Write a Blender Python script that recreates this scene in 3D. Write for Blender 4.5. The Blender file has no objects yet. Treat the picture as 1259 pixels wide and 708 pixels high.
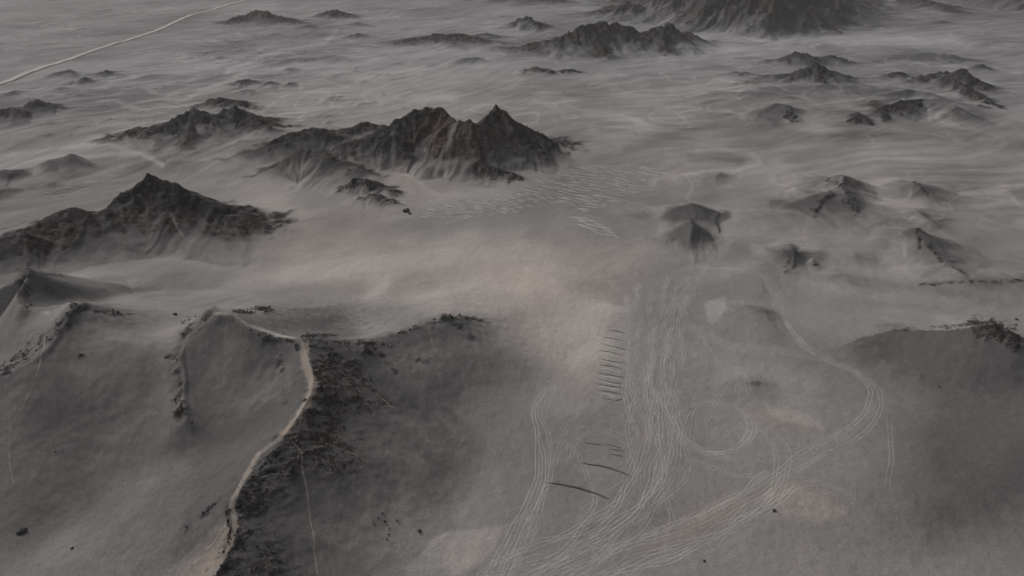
import bpy, math, random
import numpy as np

# ------------------------------------------------------------------ camera, sky, sun, exposure
S = bpy.context.scene
COL = S.collection
CAM_H = 250.0
PITCH = math.radians(28.0)
IW, IH, FPX = 1259.0, 708.0, 851.0

cam_data = bpy.data.cameras.new('camera')
cam_data.sensor_width = 36.0
cam_data.lens = 36.0 * FPX / IW
cam_data.clip_start = 1.0
cam_data.clip_end = 60000.0
cam = bpy.data.objects.new('camera', cam_data)
cam.location = (0, 0, CAM_H)
cam.rotation_euler = (math.radians(90) - PITCH, 0, 0)
COL.objects.link(cam)
S.camera = cam

SUN_EL, SUN_AZ = math.radians(35), math.radians(-48)      # azimuth clockwise from +Y
world = bpy.data.worlds.new('World')
S.world = world
world.use_nodes = True
wn, wl = world.node_tree.nodes, world.node_tree.links
wn.clear()
sky = wn.new('ShaderNodeTexSky')
sky.sky_type = 'NISHITA'
sky.sun_disc = False
sky.sun_elevation = SUN_EL
sky.sun_rotation = SUN_AZ
sky.dust_density = 6.0
sky.air_density = 1.0
hsv = wn.new('ShaderNodeHueSaturation')
hsv.inputs['Saturation'].default_value = 0.22               # overcast: the blue is mostly gone
bg = wn.new('ShaderNodeBackground')
bg.inputs['Strength'].default_value = 0.065
wo = wn.new('ShaderNodeOutputWorld')
wl.new(sky.outputs[0], hsv.inputs['Color'])
wl.new(hsv.outputs[0], bg.inputs['Color'])
wl.new(bg.outputs[0], wo.inputs['Surface'])

sd = bpy.data.lights.new('sun', 'SUN')
sd.energy = 1.5
sd.angle = math.radians(12)
sd.color = (1.0, 0.965, 0.93)
sun = bpy.data.objects.new('sun', sd)
sun.rotation_euler = (math.radians(90) - SUN_EL, 0, math.pi - SUN_AZ)
sun.location = (0, 0, 600)
COL.objects.link(sun)

S.view_settings.view_transform = 'Standard'
S.view_settings.look = 'None'
S.view_settings.gamma = 1.0
S.view_settings.exposure = -0.08

rng = np.random.default_rng(7)
random.seed(7)

# ------------------------------------------------------------------ pixel <-> world
CP, SP = math.cos(PITCH), math.sin(PITCH)

def ray(px, py):
    a = (px - IW / 2) / FPX
    b = (IH / 2 - py) / FPX
    return a, CP + b * SP, -SP + b * CP

def at(px, py, z=0.0):
    """the point at height z seen at a pixel of the photograph"""
    dx, dy, dz = ray(px, py)
    t = (z - CAM_H) / dz
    return dx * t, dy * t

def project(X, Y, Z):
    zc = Z - CAM_H
    depth = Y * CP - zc * SP
    up = Y * SP + zc * CP
    d = np.maximum(depth, 1.0)
    u = IW / 2 + FPX * X / d
    v = IH / 2 - FPX * up / d
    bad = depth < 1.0
    u = np.where(bad, -9999, u)
    v = np.where(bad, 9999, v)
    return u, v

# ------------------------------------------------------------------ noise
PERM = np.concatenate([np.random.default_rng(3).permutation(256)] * 3)
GA = np.random.default_rng(5).uniform(0, 2 * np.pi, 256)
GX, GY = np.cos(GA), np.sin(GA)

def perlin(x, y, seed=0):
    x = np.asarray(x, float) + seed * 17.13
    y = np.asarray(y, float) - seed * 9.71
    xf, yf = np.floor(x), np.floor(y)
    xi, yi = xf.astype(np.int64) & 255, yf.astype(np.int64) & 255
    fx, fy = x - xf, y - yf
    u = fx * fx * fx * (fx * (fx * 6 - 15) + 10)
    v = fy * fy * fy * (fy * (fy * 6 - 15) + 10)
    a, b = PERM[xi], PERM[xi + 1]
    h00, h10, h01, h11 = PERM[a + yi], PERM[b + yi], PERM[a + yi + 1], PERM[b + yi + 1]
    n00 = GX[h00] * fx + GY[h00] * fy
    n10 = GX[h10] * (fx - 1) + GY[h10] * fy
    n01 = GX[h01] * fx + GY[h01] * (fy - 1)
    n11 = GX[h11] * (fx - 1) + GY[h11] * (fy - 1)
    nx0 = n00 + u * (n10 - n00)
    nx1 = n01 + u * (n11 - n01)
    return (nx0 + v * (nx1 - nx0)) * 1.5

def fbm(x, y, oct=4, seed=0, gain=0.5):
    r, a, f = 0, 1.0, 1.0
    for i in range(oct):
        r = r + a * perlin(x * f, y * f, seed + i * 3)
        a *= gain
        f *= 2.03
    return r

def ridged(x, y, oct=4, seed=0, gain=0.5):
    r, a, f, t = 0, 1.0, 1.0, 0
    for i in range(oct):
        r = r + a * (1 - np.abs(perlin(x * f, y * f, seed + i * 3)) * 1.4)
        t += a
        a *= gain
        f *= 2.07
    return r / t

def sstep(a, b, x):
    t = np.clip((x - a) / (b - a), 0, 1)
    return t * t * (3 - 2 * t)

# ------------------------------------------------------------------ hills: ridge lines (photo pixel, height in metres)
# w = (width to the left of the line's direction, width to the right); for a line running left to right: (far, near)
def R(p, w, rk=(0.5, 0.5), k=1.45, g=0.35, L=1.0):
    if not isinstance(w, tuple): w = (w, w)
    if not isinstance(rk, tuple): rk = (rk, rk)
    return dict(p=p, w=w, rk=rk, k=k, g=g, L=L)

HILLS = [
 ('large foreground hill with a pale footpath along its curved crest and dark rock flank', 'hill', [
   R([(262,385,50),(283,386,50),(310,402,46),(345,413,42),(378,420,40),(430,423,36),(480,413,30),(520,398,26),(548,391,24)], (105,80), (0.0,0.0), g=.10),
   R([(548,391,24),(575,391,18),(600,397,9)], (60,40), (.0,.15), g=.3),
   R([(548,391,23),(568,405,15),(588,421,5)], (40,40), (.15,.15), g=.3),
   R([(450,424,34),(468,440,24),(486,458,13)], 36, .1, g=.3),
   R([(378,420,40),(376,440,40),(385,465,38),(388,482,37),(375,508,36),(345,540,34),(318,560,32),(300,590,30),(285,620,28),(290,645,27),(283,670,25),(262,706,23),(230,760,17),(190,830,10)], (85,100), (0.46,0.0), g=.08, k=1.35),
   R([(388,482,35),(420,500,25),(455,520,14),(470,545,5)], 40, .46, g=.3),
   R([(345,540,32),(385,560,22),(425,585,11)], 38, .40, g=.3),
   R([(262,385,49),(240,410,42),(222,440,36),(218,475,30),(226,512,23),(240,550,14)], 55, 0, g=.12),
   R([(262,385,49),(225,408,43),(190,428,38),(150,418,39)], (90,120), (0,0), g=.08, k=1.3),
 ]),
 ('foreground hill at left edge with small dark rocks on its crest and a thin pale trail', 'hill', [
   R([(150,418,39),(118,395,45),(92,379,50)], (90,125), (0,0), g=.08, k=1.3),
   R([(92,379,50),(75,400,46),(50,425,42),(20,445,38),(-20,465,34),(-90,495,26),(-180,540,14)], (120,70), (0,0), g=.10, k=1.3),
   R([(92,379,47),(55,382,42),(33,376,42),(27,355,44),(36,333,46),(12,345,44),(-30,365,40),(-120,390,30)], (60,80), (0,0.1), g=.14),
   R([(36,333,45),(70,337,34),(110,343,24),(160,352,10)], (80,60), (.0,.0), g=.12),
 ]),
 ('dark pointed mountain rising from pale sand at left, second row from the camera', 'mountain', [
   R([(40,280,14),(68,262,21),(88,256,25),(120,259,23),(150,239,33),(185,218,43),(202,222,40),(215,229,36),(250,244,26),(290,260,14),(330,270,3)], (60,85), (.70,.62), g=.30),
   R([(185,219,42),(196,245,27),(208,272,12)], 42, .55, g=.35),
   R([(215,229,35),(240,250,22),(262,270,9)], 40, .6, g=.35),
   R([(150,239,31),(148,258,18),(150,275,8)], 40, .5, g=.3),
   R([(88,256,24),(76,278,14),(66,296,5)], 40, .5, g=.35),
 ]),
 ('low dark rocky knoll cut by the left edge below the pointed mountain', 'hill', [
   R([(-40,300,14),(5,291,19),(28,287,21),(48,292,15),(72,303,5)], (50,52), (.6,.6), g=.4),
 ]),
 ('twin peaked dark hill with a rocky spur, upper left beyond the pointed mountain', 'hill', [
   R([(140,168,3),(175,156,11),(195,152,14),(215,146,20),(238,132,31),(248,136,28),(262,141,22),(276,133,26),(290,131,27),(308,138,20),(325,146,11),(345,156,2)], (60,70), (.62,.58), g=.42),
   R([(238,133,29),(234,152,17),(228,178,5)], 34, .5, g=.4),
   R([(262,141,22),(272,158,10)], 38, .4, g=.4),
   R([(238,130,3),(255,122,11),(270,119,13),(300,124,8),(312,131,2)], (40,45), .55, g=.4),
 ]),
 ('brown hill of low rocky humps left of the highest dark massif', 'hill', [
   R([(285,196,2),(310,186,8),(330,180,12),(340,171,16),(356,164,19),(385,156,22),(405,161,17),(425,172,7)], (55,60), (.5,.42), g=.4),
   R([(320,164,3),(330,156,9),(345,160,4)], 35, .5, g=.3),
 ]),
 ('narrow dark ridge trailing down to separate rocks in front of the highest massif', 'hill', [
   R([(315,216,2),(345,198,12),(362,186,22),(374,181,26),(384,183,24),(400,189,21),(420,197,16),(440,206,11),(458,214,6)], (48,65), (.5,.38), g=.4),
   R([(400,189,20),(415,208,10)], 34, .25, g=.3),
   R([(425,228,5),(440,217,13),(455,222,10),(488,236,3)], (26,30), (.7,.55), g=.4),
   R([(445,242,4),(458,236,9),(472,243,5),(488,250,2)], (22,26), (.6,.5), g=.4),
 ]),
 ('highest dark rocky massif in the middle with jagged twin summits and brown gullies', 'mountain', [
   R([(408,160,6),(430,156,12),(445,150,15),(462,152,13)], (38,40), (.6,.6), g=.4),
   R([(405,188,6),(432,174,18),(462,160,30),(488,149,40),(508,137,49),(520,133,53),(542,135,53),(548,143,48),(562,147,46),(578,150,44),(590,154,40),(600,146,44),(612,133,52),(626,141,45),(640,149,36),(655,160,24),(668,170,13),(682,178,3)], (70,80), (.72,.62), g=.45, k=1.3),
   R([(542,135,51),(540,160,33),(536,185,16)], 36, .35, g=.4),
   R([(578,150,43),(582,172,30),(588,192,17),(590,208,7)], 36, .75, g=.4),
   R([(596,152,40),(612,172,26),(626,186,14),(636,196,5)], 36, .78, g=.4),
   R([(612,133,51),(634,156,32),(654,172,16),(672,182,5)], 40, .78, g=.4),
   R([(488,149,38),(482,168,24),(470,186,12)], 38, .3, g=.4),
   R([(566,213,3),(578,203,11),(592,198,14),(606,204,11),(620,210,7),(634,217,2)], (26,34), (.75,.65), g=.4),
 ]),
 ('grey hills with dark fanned spurs near the top, left of the largest far mountain', 'hill', [
   R([(640,58,6),(668,50,20),(690,42,34),(715,35,44),(740,26,56),(756,28,52),(775,36,38),(790,38,34),(805,33,42),(822,30,46),(838,38,30),(855,45,14),(872,50,3)], (110,120), (.5,.5), g=.5),
   R([(715,35,42),(700,50,24),(690,62,8)], 60, .5, g=.5),
   R([(725,33,44),(735,50,26),(745,66,7)], 60, .5, g=.5),
   R([(756,28,48),(768,42,26),(772,56,8)], 60, .35, g=.5),
   R([(822,30,44),(815,50,22),(825,64,6)], 60, .5, g=.5),
   R([(822,32,40),(845,48,18),(862,54,5)], 60, .5, g=.5),
 ]),
 ('largest dark far mountain reaching the top edge of the photo', 'mountain', [
   R([(735,14,10),(752,6,30),(768,2,42),(784,6,32),(805,16,10)], (120,110), (.6,.55), g=.45),
   R([(780,-14,20),(815,-18,60),(860,-24,100),(900,-30,120),(940,-28,120),(985,-22,95),(1020,-12,55),(1045,-2,15)], (200,210), (.8,.75), g=.5),
   R([(860,-22,95),(850,2,50),(838,22,12)], 95, .6, g=.5),
   R([(900,-28,112),(905,-4,70),(912,14,36),(915,30,8)], 100, .75, g=.5),
   R([(940,-26,114),(948,-2,74),(958,16,40),(968,34,8)], 100, .8, g=.5),
   R([(985,-20,90),(992,4,54),(1005,22,26),(1018,37,5)], 90, .8, g=.5),
   R([(1000,18,8),(1012,12,16),(1022,18,5)], 50, .6, g=.4),
 ]),
 ('small pointed hill with dark flanks near the top left of the fanned spurs', 'hill', [
   R([(622,32,4),(638,24,18),(648,19,30),(656,22,25),(668,28,14),(682,34,3)], (70,75), .45, g=.5),
 ]),
 ('dark flat topped hill near the top beside the pale road', 'hill', [
   R([(276,28,3),(292,20,15),(306,14,25),(314,13,27),(330,16,24),(345,20,16),(364,28,3)], (80,80), (.6,.55), g=.4),
 ]),
 ('tiny dark hill near the top to the right of the flat topped hill', 'hill', [
   R([(388,20,3),(400,14,14),(410,11,20),(420,15,14),(438,22,3)], (80,75), .5, g=.4),
 ]),
 ('chain of low dissected dark hills in the upper middle', 'hill', [
   R([(482,52,3),(510,46,10),(536,40,18),(548,44,12),(565,42,13),(590,48,8),(625,52,2)], (80,85), .5, g=.5),
   R([(545,44,12),(560,54,6),(570,60,2)], 50, .45, g=.5),
   R([(585,43,6),(600,41,10),(618,45,4)], 60, .45, g=.5),
   R([(420,46,3),(440,41,9),(455,44,4)], 60, .45, g=.5),
   R([(425,30,3),(440,28,7),(455,33,2)], 60, .45, g=.5),
 ]),
 ('low grey dune like hill between the fanned spurs and the central massif', 'hill', [
   R([(552,80,2),(572,71,9),(585,70,9),(600,76,3)], (45,60), .25, g=.4),
 ]),
 ('thin dark line of low rocks on the plain above the central massif', 'hill', [
   R([(645,87,2),(655,83,6),(668,84,6),(680,88,3)], (30,40), .6, g=.4),
   R([(690,87,2),(700,84,6),(712,87,2)], (30,34), .6, g=.4),
 ]),
 ('dark hills with two humps behind the sharp peaks, upper right', 'hill', [
   R([(930,80,2),(955,72,10),(980,64,21),(995,66,18),(1008,72,10),(1022,67,16),(1034,70,13),(1050,78,3)], (65,65), (.45,.42), g=.4),
   R([(890,92,2),(905,88,7),(918,88,7),(930,91,3)], (40,45), .45, g=.3),
 ]),
 ('sharp dark peak with long sandy shoulders, upper right', 'hill', [
   R([(870,128,3),(940,112,9),(1000,104,12),(1050,106,11)], (110,110), .25, g=.4),
   R([(925,100,4),(945,93,8),(970,90,15),(990,83,25),(1003,77,32),(1014,83,25),(1030,88,15),(1055,96,4)], (60,75), (.5,.42), g=.45),
   R([(1003,78,30),(1008,98,12),(1006,110,4)], 42, .45, g=.4),
   R([(1030,105,8),(1060,102,12),(1085,106,8)], 70, .12, g=.3),
   R([(855,122,2),(880,115,6),(910,112,9),(945,110,6)], (50,50), .25, g=.4),
 ]),
 ('sharp dark peak with a rocky ridge running down right, near the right edge', 'hill', [
   R([(1118,98,4),(1140,91,13),(1160,88,19),(1176,85,25),(1184,83,29),(1192,89,24),(1205,97,15),(1222,110,5)], (50,55), (.5,.5), g=.42),
   R([(1165,92,18),(1185,104,14),(1205,116,10),(1228,130,3)], (32,36), (.6,.6), g=.4),
   R([(1086,96,2),(1098,90,8),(1106,88,10),(1116,93,4)], (36,40), .5, g=.4),
   R([(1195,133,3),(1206,128,7),(1220,132,3)], 26, .5, g=.3),
 ]),
 ('hazy brown hills with dark hollows in front of the sharp peaks at upper right', 'hill', [
   R([(1030,135,5),(1100,120,12),(1170,124,11),(1215,142,4)], (100,95), .25, g=.4),
   R([(1040,128,4),(1070,121,10),(1098,112,17),(1118,109,18),(1140,113,14)], (60,60), (.25,.3), g=.5),
   R([(1078,124,12),(1090,130,14),(1104,124,17),(1130,122,12)], (36,52), (.3,.5), g=.55),
   R([(1090,129,14),(1085,142,6)], 26, .75, g=.5),
   R([(1046,148,3),(1057,138,10),(1066,150,3)], 28, .6, g=.5),
   R([(1130,126,10),(1160,124,16),(1178,130,16),(1195,140,10),(1216,154,2)], (45,60), (.35,.35), g=.45),
   R([(905,142,2),(930,136,8),(958,127,13),(972,129,11),(990,138,3)], (45,50), (.3,.35), g=.5),
   R([(968,131,9),(974,146,3)], 24, .75, g=.5),
 ]),
 ('low faint ridge near the right edge behind the sharp peaks', 'hill', [
   R([(1080,74,2),(1120,68,8),(1150,64,13),(1172,66,14),(1190,72,7),(1225,80,2)], (70,75), .3, g=.4),
   R([(1195,84,3),(1208,79,9),(1220,84,3)], 36, .5, g=.4),
 ]),
 ('dark range at the top right corner of the photo', 'mountain', [
   R([(1085,-4,6),(1110,-6,20),(1135,-2,24),(1160,6,12),(1178,14,3)], (110,100), .6, g=.5),
   R([(1150,-14,10),(1190,-16,40),(1240,-14,50),(1300,-12,60)], (150,130), .7, g=.5),
   R([(1060,36,2),(1078,30,7),(1090,35,2)], 50, .4, g=.4),
   R([(1140,30,2),(1160,25,8),(1175,30,2)], 50, .4, g=.4),
 ]),
 ('far dark range at the top edge above the fanned spurs', 'mountain', [
   R([(520,-6,6),(545,-12,18),(585,-10,20),(640,-8,25),(690,0,10)], (120,110), .5, g=.5),
 ]),
 ('sandy hill with a dark crumbling crest at middle right', 'hill', [
   R([(900,272,2),(960,258,6),(1020,248,9),(1075,252,6)], (80,90), (.10,.10), g=.3),
   R([(1040,244,9),(1080,262,6),(1110,272,4)], (60,60), .12, g=.3),
   R([(945,262,3),(970,250,9),(1000,240,14),(1022,234,16)], (60,75), (.2,.2), g=.35),
   R([(1018,218,10),(1034,214,16),(1036,228,17),(1040,242,14),(1050,256,8),(1062,270,2)], (55,50), (.36,.25), g=.4),
   R([(1018,236,16),(1008,248,11),(1000,262,4)], 40, .34, g=.4),
   R([(1038,232,14),(1060,244,6)], 26, .3, g=.4),
 ]),
 ('pale rounded sand hill with a dark lee side right of the crumbling crest', 'hill', [
   R([(1095,234,5),(1115,226,11),(1128,225,13),(1138,236,8),(1150,250,2)], (55,55), (.25,.12), g=.3),
   R([(1105,262,4),(1128,258,8),(1142,268,7),(1156,280,2)], (45,55), (.3,.08), g=.3),
 ]),
 ('sand hill with a jagged dark spine falling to the right, middle right', 'hill', [
   R([(1095,296,3),(1112,286,9),(1126,281,17),(1134,284,16)], (50,55), (.2,.2), g=.35),
   R([(1129,281,17),(1131,292,12),(1130,304,6)], 34, .32, g=.35),
   R([(1134,284,14),(1145,308,9),(1158,322,7),(1180,334,4),(1205,348,1)], (45,50), (.3,.08), g=.3),
 ]),
 ('small eroded sand mound below the crumbling crest', 'hill', [
   R([(945,322,2),(960,310,8),(972,304,11),(980,310,8),(992,326,1)], (38,45), (.15,.25), g=.4),
   R([(968,312,8),(966,326,2)], 26, .30, g=.4),
   R([(985,326,1),(1000,320,5),(1010,326,2)], 20, .3, g=.4),
 ]),
 ('faint low sand swells between the eroded mound and the jagged spine', 'hill', [
   R([(1005,342,1),(1035,334,4),(1065,340,1)], (28,34), .14, g=.3),
   R([(1030,318,1),(1050,312,4),(1078,318,1)], (28,34), .12, g=.3),
   R([(880,345,1),(930,332,3),(960,340,1)], (30,40), .0, g=.2),
   R([(1060,280,2),(1085,272,5),(1100,284,1)], (30,40), .14, g=.3),
 ]),
 ('pyramid shaped dark sand hill in the middle, right of the ripple field', 'hill', [
   R([(800,268,3),(825,260,10),(850,249,17),(866,253,14),(885,263,6),(895,272,1)], (48,55), (.2,.24), g=.3),
   R([(820,292,3),(838,281,11),(850,272,18),(862,281,12),(876,292,4)], (42,52), (.24,.25), g=.25),
   R([(850,272,18),(852,290,9),(852,308,1)], 34, .25, g=.2),
 ]),
 ('low dark crescent hill above the pyramid shaped hill', 'hill', [
   R([(848,218,2),(868,212,6),(885,211,7),(902,220,2)], (34,40), (.1,.15), g=.3),
 ]),
 ('low dark ridge line at the right edge', 'hill', [
   R([(1110,352,1),(1150,347,4),(1190,344,6),(1225,344,6),(1300,342,6)], (34,40), (.25,.10), g=.3),
 ]),
 ('dark hill with a rocky summit at the right edge', 'hill', [
   R([(1020,430,2),(1060,414,8),(1100,403,14),(1150,402,19),(1195,398,26),(1218,397,28),(1240,410,25),(1290,430,18),(1340,450,10)], (60,85), (0,.10), g=.05),
   R([(1218,397,27),(1240,420,18),(1248,436,10)], 34, .40, g=.3),
   R([(1100,403,13),(1080,424,7)], 40, .05, g=.15),
 ]),
 ('broad dark gravel slope in the lower right corner', 'hill', [
   R([(1150,640,1),(1215,585,5),(1290,530,12),(1390,500,18)], (90,110), 0, g=.2, k=1.6),
 ]),
 ('tiny grey mound among the tyre tracks', 'hill', [
   R([(900,475,1),(922,464,5),(932,465,5),(948,472,1)], (18,20), .2, g=.25),
 ]),
 ('low sandy rise with dark crumbs beside the pale triangular patch', 'hill', [
   R([(905,385,2),(922,374,7),(938,380,6),(950,400,3),(960,425,1)], (22,26), (.15,.1), g=.35),
 ]),
 ('dark twin hills at the left edge of the upper plain', 'hill', [
   R([(-20,140,8),(5,134,15),(18,131,17),(32,135,10),(45,141,2)], (55,55), .55, g=.4),
   R([(24,132,4),(38,122,18),(46,121,19),(60,125,12),(78,132,2)], (50,52), .55, g=.4),
   R([(0,116,2),(15,111,7),(30,115,2)], 45, .4, g=.4),
   R([(62,112,2),(74,107,6),(86,111,2)], 45, .4, g=.4),
 ]),
 ('group of low dark humps near the pale road at upper left', 'hill', [
   R([(52,95,2),(72,88,8),(86,85,11),(96,89,4)], 50, .45, g=.4),
   R([(92,101,2),(104,95,9),(116,99,3)], 45, .5, g=.4),
   R([(114,92,2),(128,87,9),(140,92,3)], 45, .5, g=.4),
   R([(84,119,1),(98,115,5),(112,119,1)], 40, .4, g=.4),
 ]),
 ('low hazy hills at the left edge above the pointed mountain', 'hill', [
   R([(36,207,2),(60,197,9),(75,194,9),(90,188,14),(108,196,3)], (50,55), (.35,.3), g=.4),
   R([(-20,218,4),(5,209,10),(20,208,9),(38,216,2)], (40,45), .4, g=.4),
   R([(50,230,1),(62,225,4),(75,229,1)], 24, .4, g=.4),
   R([(-20,240,6),(0,234,8),(18,242,2)], 34, .3, g=.4),
 ]),
 ('wide low grey rise on the upper plain between the pale road and the flat topped hill', 'hill', [
   R([(330,78,2),(365,72,6),(410,70,7),(450,76,2)], (90,80), .14, g=.4),
   R([(150,100,2),(190,92,6),(225,92,3)], (70,70), .14, g=.4),
 ]),
 ('broken line of tiny dark hills on the upper plain above the twin peaked hill', 'hill', [
   R([(280,103,2),(292,98,7),(306,97,8),(318,102,2)], 40, .5, g=.4),
   R([(322,104,2),(332,99,7),(345,103,2)], 36, .5, g=.4),
   R([(342,106,1),(356,101,6),(366,105,1)], 36, .5, g=.4),
   R([(345,88,1),(355,82,8),(366,88,1)], 40, .35, g=.4),
   R([(255,72,1),(270,68,5),(285,73,1)], 45, .4, g=.4),
   R([(366,36,1),(378,30,9),(388,36,1)], 55, .45, g=.4),
   R([(325,44,1),(340,41,4),(352,45,1)], 50, .4, g=.4),
   R([(393,124,1),(408,118,6),(422,124,1)], 36, .35, g=.4),
   R([(295,115,1),(303,109,5),(312,116,1)], 36, .45, g=.4),
 ]),
 ('low dark rise at the right edge above the ridge line', 'hill', [
   R([(1215,238,1),(1240,234,5),(1280,232,7)], 36, .3, g=.3),
 ]),
]

RIDGES, RH = [], []
for hi, (lab, cat, rs) in enumerate(HILLS):
    for r in rs:
        P = []
        for (px, py, h) in r['p']:
            x, y = at(px, py, h)
            P.append((x, y, h))
        r['P'] = np.array(P)
        RIDGES.append(r)
        RH.append(hi)

def terrain(X, Y):
    """hill relief: height, rock cover 0..1, owner hill (-1 = plain)"""
    n = X.size
    acc = np.zeros(n)
    best = np.zeros(n)
    own = np.full(n, -1, np.int32)
    rock = np.zeros(n)
    smud = np.zeros(n)
    for ri, r in enumerate(RIDGES):
        P = r['P']
        wm = max(r['w']) * 1.35
        sel = np.nonzero((X > P[:, 0].min() - wm) & (X < P[:, 0].max() + wm) & (Y > P[:, 1].min() - wm) & (Y < P[:, 1].max() + wm))[0]
        if sel.size == 0: continue
        x, y = X[sel], Y[sel]
        wr = min(r['w'])
        # meander of the flanks
        x = x + perlin(x / (wr * .55), y / (wr * .55), 11) * wr * .10
        y = y + perlin(x / (wr * .55), y / (wr * .55), 23) * wr * .10
        bd = np.full(x.size, 1e9)
        bz = np.zeros(x.size); bx = np.zeros(x.size); by = np.zeros(x.size); bs = np.zeros(x.size)
        for i in range(len(P) - 1):
            a, b = P[i], P[i + 1]
            ex, ey = b[0] - a[0], b[1] - a[1]
            l2 = ex * ex + ey * ey + 1e-9
            t = np.clip(((x - a[0]) * ex + (y - a[1]) * ey) / l2, 0, 1)
            qx, qy = a[0] + t * ex, a[1] + t * ey
            d = np.hypot(x - qx, y - qy)
            m = d < bd
            bd[m] = d[m]
            bz[m] = (a[2] + t * (b[2] - a[2]))[m]
            bx[m] = qx[m]; by[m] = qy[m]
            side = (ex * (y - a[1]) - ey * (x - a[0])) / math.sqrt(l2) / np.maximum(d, 1e-6)
            bs[m] = np.clip(side[m] * 1.5, -1, 1)
        f = 0.5 + 0.5 * bs                                   # 1 = left of the line
        f = f * f * (3 - 2 * f)
        w = r['w'][1] + (r['w'][0] - r['w'][1]) * f
        rk = r['rk'][1] + (r['rk'][0] - r['rk'][1]) * f
        ux, uy = (x - bx) / np.maximum(bd, .01), (y - by) / np.maximum(bd, .01)
        rad = wr * .35
        Lg = wr * .32 * r['L']
        gx, gy = (bx + ux * rad) / Lg, (by + uy * rad) / Lg
        g = fbm(gx, gy, 3, ri % 7) * .8 + fbm(x / (wr * .3), y / (wr * .3), 3, 31) * .35
        g = np.clip(g, -1, 1)
        w = w * (1 + r['g'] * .5 * g * sstep(0, .35, bd / w))
        t = np.clip(bd / w, 0, 1)
        p = (1 - t) ** r['k']
        crest = 1 + .06 * fbm(bx / 12, by / 12, 3, 5) * min(1, r['g'] * 2)
        fine = perlin(gx * 3.3, gy * 3.3, 17) + .6 * perlin(gx * 7.1, gy * 7.1, 19)
        h = bz * p * crest * (1 + .16 * min(1, r['g'] * 2.2) * fine * p * (1 - p))
        acc[sel] += np.maximum(h, 0) ** 8
        rk = rk * (.72 + .28 * sstep(2, 16, bz)) 
        e = p - (1 - rk) + .30 * g * p ** .3 + .14 * fbm(x / 11, y / 11, 3, 41)
        hard = sstep(.26, .46, rk)                           # low values: dark gravel only, no bare rock
        rr = sstep(-.20, .22, e) * hard * (1 - .42 * sstep(.22, .60, fine) * sstep(.04, .25, 1 - p))
        sm = sstep(-.75, .20, e) * sstep(0, .12, rk) * np.clip(bz / 9, .3, 1)
        smud[sel] = np.maximum(smud[sel] * np.clip(1 - .5 * (h - best[sel]) / 6, .0, 1), sm * sstep(.55, .9, h / np.maximum(best[sel], 1e-3)))
        m = h > best[sel]
        s2 = sel[m]
        best[s2] = h[m]
        own[s2] = RH[ri]
        # rock cover: take that of the winning ridge, keep neighbours' rock where both are close
        rock[s2] = rr[m]
        h0 = best[sel]
        near = (~m) & (h > .8 * h0)
        s3 = sel[near]
        rock[s3] = np.maximum(rock[s3], rr[near] * sstep(.8, 1, h[near] / np.maximum(h0[near], 1e-3)))
    H = acc ** (1 / 8)
    own[H < .9] = -1
    return H, np.clip(rock, 0, 1), np.clip(smud, 0, 1), own

# ------------------------------------------------------------------ the land grid: rings round the viewpoint's foot, finer where the view is
TH_F = math.radians(50)
NC_F = 1150
ths = np.concatenate([np.linspace(-TH_F, TH_F, NC_F), np.linspace(TH_F, 2 * math.pi - TH_F, 121)[1:-1]])
rad = np.concatenate([np.geomspace(8, 150, 12)[:-1], np.geomspace(150, 3700, 985), np.geomspace(3700, 12000, 26)[1:]])
NR, NC = rad.size, ths.size
RR, TT = np.meshgrid(rad, ths, indexing='ij')
X = (RR * np.sin(TT)).ravel()
Y = (RR * np.cos(TT)).ravel()

H, ROCK, SMUD, OWN = terrain(X, Y)
plain = fbm(X / 190, Y / 190, 3, 51) * 2.0 + fbm(X / 46, Y / 46, 3, 57) * .7
far = sstep(3300, 5500, np.hypot(X, Y))
plain += far * 40 * np.clip(fbm(X / 1500, Y / 1500, 4, 61), 0, 1)
hm = ridged(X / 95 + .4 * perlin(X / 40, Y / 40, 311), Y / 120, 4, 321) - .80 + .14 * fbm(X / 420, Y / 420, 2, 331)
hm = np.clip(hm, 0, 1) * sstep(700, 950, np.hypot(X, Y)) * (1 - sstep(0, 8, H))
hm *= 1 - .85 * sstep(-260, -60, X) * (1 - sstep(120, 420, X)) * (1 - sstep(1250, 1600, Y))
_, vv_ = project(X, Y, X * 0)
uu_ = project(X, Y, X * 0)[0]
hm *= sstep(8, 30, np.abs(vv_ - (103 - uu_ * .345)) + 60 * (uu_ > 330))
hm *= 1 - sstep(-50, 250, X)
plain += hm * 9
SMUD = np.maximum(SMUD, sstep(.0, .2, hm) * .4)
# wind rounds the near sandy hills
Hg = H.reshape(NR, NC)
def box(a, k, ax):
    c = np.cumsum(np.concatenate([np.repeat(a.take([0], ax), k + 1, ax), a, np.repeat(a.take([-1], ax), k, ax)], ax), ax)
    n_ = a.shape[ax]
    return (c.take(range(2 * k + 1, 2 * k + 1 + n_), ax) - c.take(range(0, n_), ax)) / (2 * k + 1)
def soften(a, kr, kt):
    for _ in range(2):
        a = box(a, kr, 0)
        a = np.concatenate([box(a[:, :NC_F], kt, 1), a[:, NC_F:]], 1)
    return a
Hb = soften(Hg, 2, 4).ravel()
Hbb = soften(Hg, 5, 11).ravel()
k1 = 1 - sstep(430, 520, np.hypot(X, Y))
crestness = sstep(.8, 3.0, H - Hbb)                         # keep ridge lines, fill creases
Hs = Hb * crestness + Hbb * (1 - crestness)
H = H * (1 - k1) + Hs * k1
Z0 = H + plain * np.clip(1 - H / 25, .3, 1)
U, V = project(X, Y, Z0)

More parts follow.
